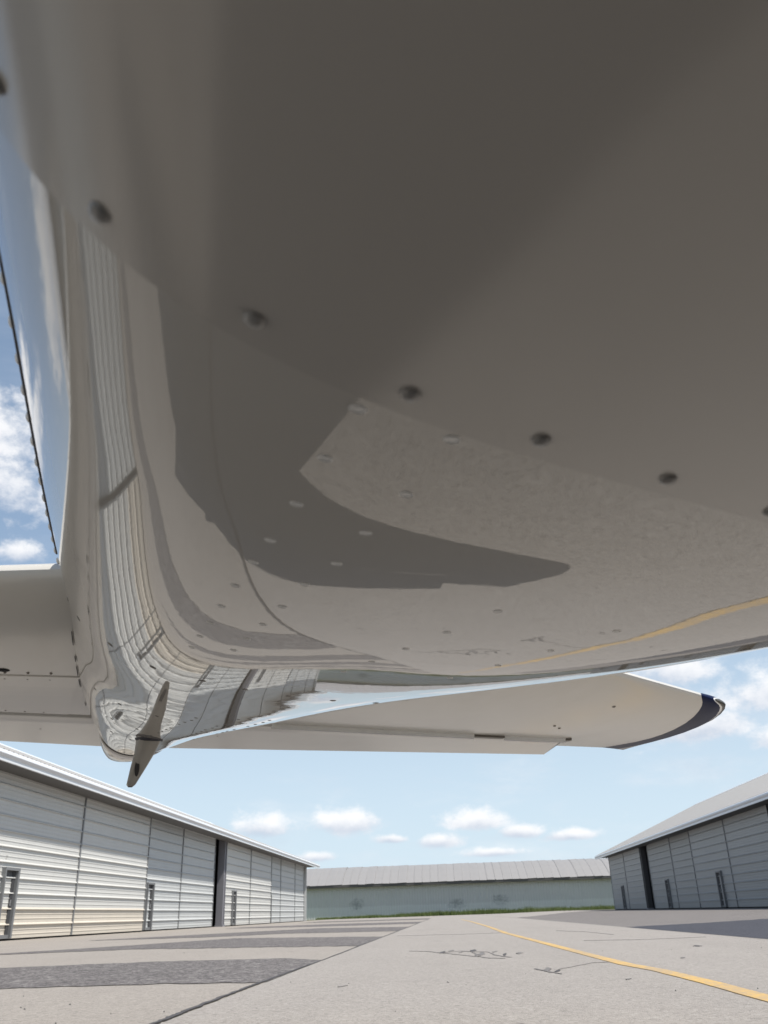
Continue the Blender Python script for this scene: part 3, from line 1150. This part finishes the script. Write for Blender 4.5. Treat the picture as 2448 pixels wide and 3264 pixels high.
# ---- tie-down skid under the tail
SKX, SKY = -0.024, 2.13
sk_top = float(fus(SKY, math.pi / 2)[2])
b = MB()
rows = []
for (t, w_, d_, dx, dy) in ((-.03, .032, .045, .006, 0), (0.0, .029, .040, .003, 0), (.012, .026, .036, 0, .002), (.03, .023, .031, -.004, .006), (.06, .018, .024, -.014, .012), (.085, .013, .018, -.022, .018), (.100, .010, .014, -.027, .021), (.105, .005, .008, -.028, .022)):
    ring = []
    for j in range(21):
        a = 6.28318 * j / 20
        cx, sy = math.cos(a), math.sin(a)
        ring.append((SKX + dx + w_ * np.sign(cx) * abs(cx) ** .6, SKY + dy + d_ * np.sign(sy) * abs(sy) ** .6, sk_top - t))
    rows.append(ring)
b.grid(rows)
skid = b.build('tie_down_skid', M['skid'], AC, True)
b = MB()
for q0 in (0,):
    o = len(b.v)
    for j in range(16):
        a = 6.28318 * j / 16
        b.v.append((SKX - .0205 + .0055 * math.cos(a), SKY - .0135 + .0012 * math.sin(a), sk_top - .068 + .019 * math.sin(a)))
    b.f.append(tuple(range(o, o + 16)))
b.build('tie_down_slot', M['weather'], skid)
b = MB()
b.grid([[(SKX + .003 + (.030 + q) * math.cos(6.28318 * j / 24), SKY + (.046 + q) * math.sin(6.28318 * j / 24), sk_top + zz + .0065 * math.sin(6.28318 * j / 24)) for j in range(25)] for q, zz in ((0.003, .004), (0.001, -.002), (-.004, -.003), (-.010, -.002))])
b.build('gasket', M['sealant'], skid, True)


# ---- tailplane
def naca(xi):
    xi = min(max(xi, 0.0), 1.0)
    return (1.4845 * math.sqrt(xi) - .63 * xi - 1.758 * xi ** 2 + 1.4215 * xi ** 3 - .518 * xi ** 4) / 0.5 * 0.5


TZ = CAM_H + .55


def sm(x, a, c):
    t = min(max((x - a) / (c - a), 0), 1)
    return t * t * (3 - 2 * t)


def le_y(x):
    return 1.44 + .40 * (x - .2)


def te_y(x):
    full = 3.105 - .105 * x
    outer = 2.80
    return full + (outer - full) * sm(x, 1.30, 1.52)


def hinge_y(x):
    return 2.405 + .098 * x


def half_t(x, y):
    c0 = le_y(x)
    xi = (y - c0) / (te_y(x) - c0)
    T = .128 + (.062 - .128) * min(max(x / 1.6, 0), 1)
    return max(T * naca(xi), 0.0009)


def camber_z(x, y):
    return TZ


BAND = [(1.515, 1.966), (1.565, 2.03), (1.635, 2.18), (1.695, 2.37), (1.728, 2.55), (1.742, 2.787)]
OUT = [(1.605, 2.000), (1.675, 2.045), (1.742, 2.16), (1.795, 2.34), (1.827, 2.55), (1.845, 2.80)]


def curve(pl, s):
    k = s * (len(pl) - 1)
    i = min(int(k), len(pl) - 2)
    t = k - i

    def cr(p0, p1, p2, p3):
        return .5 * ((2 * p1) + (-p0 + p2) * t + (2 * p0 - 5 * p1 + 4 * p2 - p3) * t * t + (-p0 + 3 * p1 - 3 * p2 + p3) * t ** 3)
    P_ = [pl[max(i - 1, 0)], pl[i], pl[i + 1], pl[min(i + 2, len(pl) - 1)]]
    return tuple(cr(*(p[d] for p in P_)) for d in (0, 1))


def spacing(n):
    return [.5 - .5 * math.cos(math.pi * (i / n) ** 1.0) if i < n // 2 else .5 - .5 * math.cos(math.pi * i / n) for i in range(n + 1)]


def tail_half(side):
    """side=+1 right hand, -1 left hand"""
    def put(p):
        return (p[0] * side, p[1], p[2])

    S = [0, .004, .012, .025, .045, .075, .12, .18, .25, .33, .42, .52, .62, .72, .82, .92, 1.0]
    # fixed stabilizer: inner panel back to the hinge, outer panel back to the fixed trailing edge
    b = MB()
    xs = [0.0, .1, .2] + [.2 + 1.25 * i / 18 for i in range(1, 19)]
    for sg in (-1, 1):
        rows = []
        for x in xs:
            y0, y1 = le_y(x), hinge_y(x)
            rows.append([put((x, y0 + (y1 - y0) * s, camber_z(x, 0) + sg * half_t(x, y0 + (y1 - y0) * s) * (0 if s == 0 else 1))) for s in S])
        b.grid(rows)
        rows = []
        for t in [i / 8 for i in range(9)]:
            row = []
            for s in S:
                xa = 1.45
                ya = le_y(xa) + (2.795 - le_y(xa)) * s
                xb, yb = curve(BAND, s)
                x, y = xa + (xb - xa) * t, ya + (yb - ya) * t
                row.append(put((x, y, TZ + sg * half_t(x, y) * (0 if s == 0 else 1))))
            rows.append(row)
        b.grid(rows)
    # closing web along the hinge
    b.grid([[put((x, hinge_y(x), TZ + k * half_t(x, hinge_y(x)))) for k in (-1, 1)] for x in xs])
    b.grid([[put((1.45 + .0 * k, y, TZ + k * half_t(1.45, y))) for k in (-1, 1)] for y in (hinge_y(1.45), 2.795)])
    stab = b.build('stabilizer', M['white_tail'], AC, True)
    # tip fairing: navy band, white pinstripe, dark rounded edge
    tip_root = None
    for (name, t0, t1, mat, nt) in (('tip_band', 0.0, .74, M['navy'], 8), ('tip_stripe', .74, .83, M['stripe'], 2), ('tip_edge', .83, 1.0, M['edge'], 6)):
        b = MB()
        for sg in (-1, 1):
            rows = []
            for i in range(nt + 1):
                t = t0 + (t1 - t0) * i / nt
                row = []
                for s in S:
                    xa, ya = curve(BAND, s)
                    xb, yb = curve(OUT, s)
                    x, y = xa + (xb - xa) * t, ya + (yb - ya) * t
                    h = half_t(xa, ya) * math.sqrt(max(0, 1 - t ** 2.6)) + .0002
                    if s == 0:
                        h = 0
                    row.append(put((x, y, TZ + sg * h - .004 * t * t)))
                rows.append(row)
            b.grid(rows)
        o = b.build(name, mat, AC if tip_root is None else tip_root, True)
        if tip_root is None:
            tip_root = o
    # elevator
    b = MB()
    ex = [0.03 + 1.41 * i / 17 for i in range(18)]
    K = [(0.0, 0.0), (.004, .45), (.012, .75), (.024, .95), (.04, 1.0)]
    for sg in (-1, 1):
        rows = []
        for x in ex:
            y0 = hinge_y(x) + .020
            frac_x = max(x - .13, 0) / 1.31
            h0 = half_t(x, hinge_y(x)) * .97
            row = []
            xt = x + (.135 * frac_x)
            y1 = 3.105 - .105 * xt
            for (dy, kk) in K:
                row.append(put((x, y0 + dy, TZ + sg * h0 * kk)))
            for q in (.2, .4, .6, .8, .93, 1.0):
                y = y0 + .04 + (y1 - y0 - .04) * q
                row.append(put((x + (xt - x) * q, y, TZ - .005 * q + sg * (h0 + (.0025 - h0) * q))))
            rows.append(row)
        b.grid(rows)
    # end ribs
    for xi_ in (0, -1):
        x = ex[xi_]
        xt = x + .135 * max(x - .13, 0) / 1.31
        y0, y1 = hinge_y(x) + .02, 3.105 - .105 * xt
        h0 = half_t(x, hinge_y(x)) * .97
        b.grid([[put((x + (xt - x) * q, y0 + .02 + (y1 - y0 - .02) * q, TZ - .005 * q + k * (h0 + (.0025 - h0) * q))) for k in (-1, 1)] for q in (0, .5, 1)])
    elev = b.build('elevator', M['white_tail'], AC, True)
    # hinge brackets
    for x in (1.11, 1.435):
        hb = MB()
        y = hinge_y(x)
        wv = .055 if x < 1.3 else .010
        zb_ = TZ - half_t(x, y)
        hb.box(side * (x - wv), side * (x + wv), y + .001, y + .024, zb_ - .0065, zb_ + .02)
        hb.build('hinge_bracket', M['screw'], elev)
    if side > 0:                       # pale added strip, stands in for sunlight showing in the hinge gap
        for (xa, xb) in ((.36, 1.05), (1.17, 1.42)):
            g = MB()
            g.grid([[put((x, hinge_y(x) + dy, TZ - half_t(x, hinge_y(x)) + dz)) for (dy, dz) in ((.003, .006), (.002, .0), (.004, -.012), (.010, -.013), (.016, -.004))] for x in [xa + (xb - xa) * i / 6 for i in range(7)]])
            g.build('gap_seal', M['seal'], elev, True, fix=False)
    # lap strip of the aft skin and its rivets
    b = MB()
    rows = []
    for x in [.2 + 1.2 * i / 14 for i in range(15)]:
        y0 = le_y(x) + .53 * (hinge_y(x) - le_y(x))
        rows.append([put((x, y, TZ - half_t(x, y) - e)) for (y, e) in ((y0, .0002), (y0 + .0015, .0022), (y0 + .10, .0022), (y0 + .2, .0018), (hinge_y(x) - .002, .0016))])
    b.grid(rows)
    if side < 0:
        b.build('aft_skin', M['white_tail'], stab, False, fix=False)
    b = MB()

    def riv(x, y, r=.0035, h=.0016):
        z = TZ - half_t(x, y) - .001
        o = len(b.v)
        for j in range(8):
            t = 6.28318 * j / 8
            b.v.append(put((x + r * math.cos(t), y + r * math.sin(t), z + .0012)))
        for j in range(8):
            t = 6.28318 * j / 8
            b.v.append(put((x + r * .6 * math.cos(t), y + r * .6 * math.sin(t), z - h)))
        for j in range(8):
            b.f.append((o + j, o + (j + 1) % 8, o + 8 + (j + 1) % 8, o + 8 + j))
        b.f.append(tuple(o + 8 + j for j in range(8)))
    for i in range(26 if side < 0 else 3):
        x = .26 + i * .046
        for fr in (.505, .56):
            y = le_y(x) + fr * (hinge_y(x) - le_y(x))
            riv(x, y)
        riv(x, hinge_y(x) - .022, .003)
        if i % 3 == 0:
            riv(x, hinge_y(x) + .30, .004)
    for xr in ((.42, .78, 1.12) if side < 0 else ()):
        for j in range(11):
            y = le_y(xr) + .10 + j * .085
            if y < hinge_y(xr) - .05:
                riv(xr + .012 * j * .3, y, .0032)
    riv(1.25, le_y(1.25) + .17, .006)
    riv(1.22, le_y(1.22) + .45, .005)
    riv(1.26, le_y(1.26) + .47, .005)
    b.build('rivets', M['screw'], stab, fix=False)['kind'] = 'stuff'
    # access holes by the root
    for (x, fr, r) in ((.355, .485, .013), (.475, .445, .014)):
        y = le_y(x) + fr * (hinge_y(x) - le_y(x))
        o = bpy.data.objects.new('access_hole', dome_mesh('access_hole', r, .002, M['hole'], 2, 16))
        COL.objects.link(o)
        o.parent = stab
        o.location = put((x, y, TZ - half_t(x, y) - .0005))
        o.rotation_euler = (math.pi, 0, 0)
    return stab


tail_half(1)
tail_half(-1)

# root gap sealant where the left stabilizer meets the fuselage
pts = []
for i in range(24):
    y = 1.62 + i * .036
    th = np.linspace(math.pi * .55, math.pi * 1.2, 600)
    p = fus(np.full_like(th, y), th)
    zt = TZ - half_t(.25, y) - .003
    k = int(np.argmin(np.abs(p[:, 2] - zt)))
    pts.append((p[k, 0] - .002, y, zt))
for (i0, i1) in ((1, 3), (5, 6), (7, 9), (10, 12), (17, 18)):
    tube('root_sealant', pts[i0:i1 + 1], .0008, M['sealant'], AC)

# ---- fin, rudder, wings, undercarriage: above or behind the camera, they shade the ground and the skin


def foil(name, secs, mat, parent, vertical=False):
    """secs: (span, leading edge y, chord, thickness, height)"""
    b = MB()
    S = [0, .01, .03, .07, .14, .24, .36, .5, .65, .8, .92, 1.0]
    for sg in (-1, 1):
        rows = []
        for (sp, y0, ch, tk, hz) in secs:
            row = []
            for s in S:
                h = sg * tk * ch * naca(s)
                row.append((h, y0 + ch * s, hz) if vertical else (sp, y0 + ch * s, hz + h))
            rows.append(row)
        b.grid(rows)
    for q in (secs[0], secs[-1]):
        (sp, y0, ch, tk, hz) = q
        b.grid([[((sg * tk * ch * naca(s)), y0 + ch * s, hz) if vertical else (sp, y0 + ch * s, hz + sg * tk * ch * naca(s)) for sg in (-1, 1)] for s in S])
    return b.build(name, mat, parent, True)


foil('fin', [(0, 1.80, .85, .09, .97), (0, 2.02, .78, .09, 1.7), (0, 2.35, .62, .09, 2.3)], M['white_tail'], AC, True)
foil('rudder', [(0, 2.66, .48, .07, .97), (0, 2.81, .42, .07, 1.7), (0, 2.98, .33, .07, 2.3)], M['white_tail'], AC, True)
for sd in (-1, 1):
    foil('wing', [(sd * .30, -2.75, 2.35, .12, .52), (sd * 2.2, -2.5, 1.95, .12, .66), (sd * 4.9, -2.1, 1.2, .12, .92)], M['white_tail'], AC)
for (wx, wy, nm) in ((-1.4, -1.5, 'main_wheel'), (1.4, -1.5, 'main_wheel'), (0, -4.9, 'nose_wheel')):
    b = MB()
    prof = [(.045, .075), (.06, .12), (.06, .165), (.035, .19), (-.035, .19), (-.06, .165), (-.06, .12), (-.045, .075)]
    rows = [[(wx + px, wy + pr * math.cos(6.28318 * j / 28), .19 + pr * math.sin(6.28318 * j / 28)) for j in range(29)] for (px, pr) in prof]
    b.grid(rows)
    wl = b.build(nm, M['rubber'], AC, True)
    b = MB()
    b.box(wx - .025, wx + .025, wy - .03, wy + .03, .19, .62)
    b.build('strut', M['alloy'], wl)

bpy.context.view_layer.update()
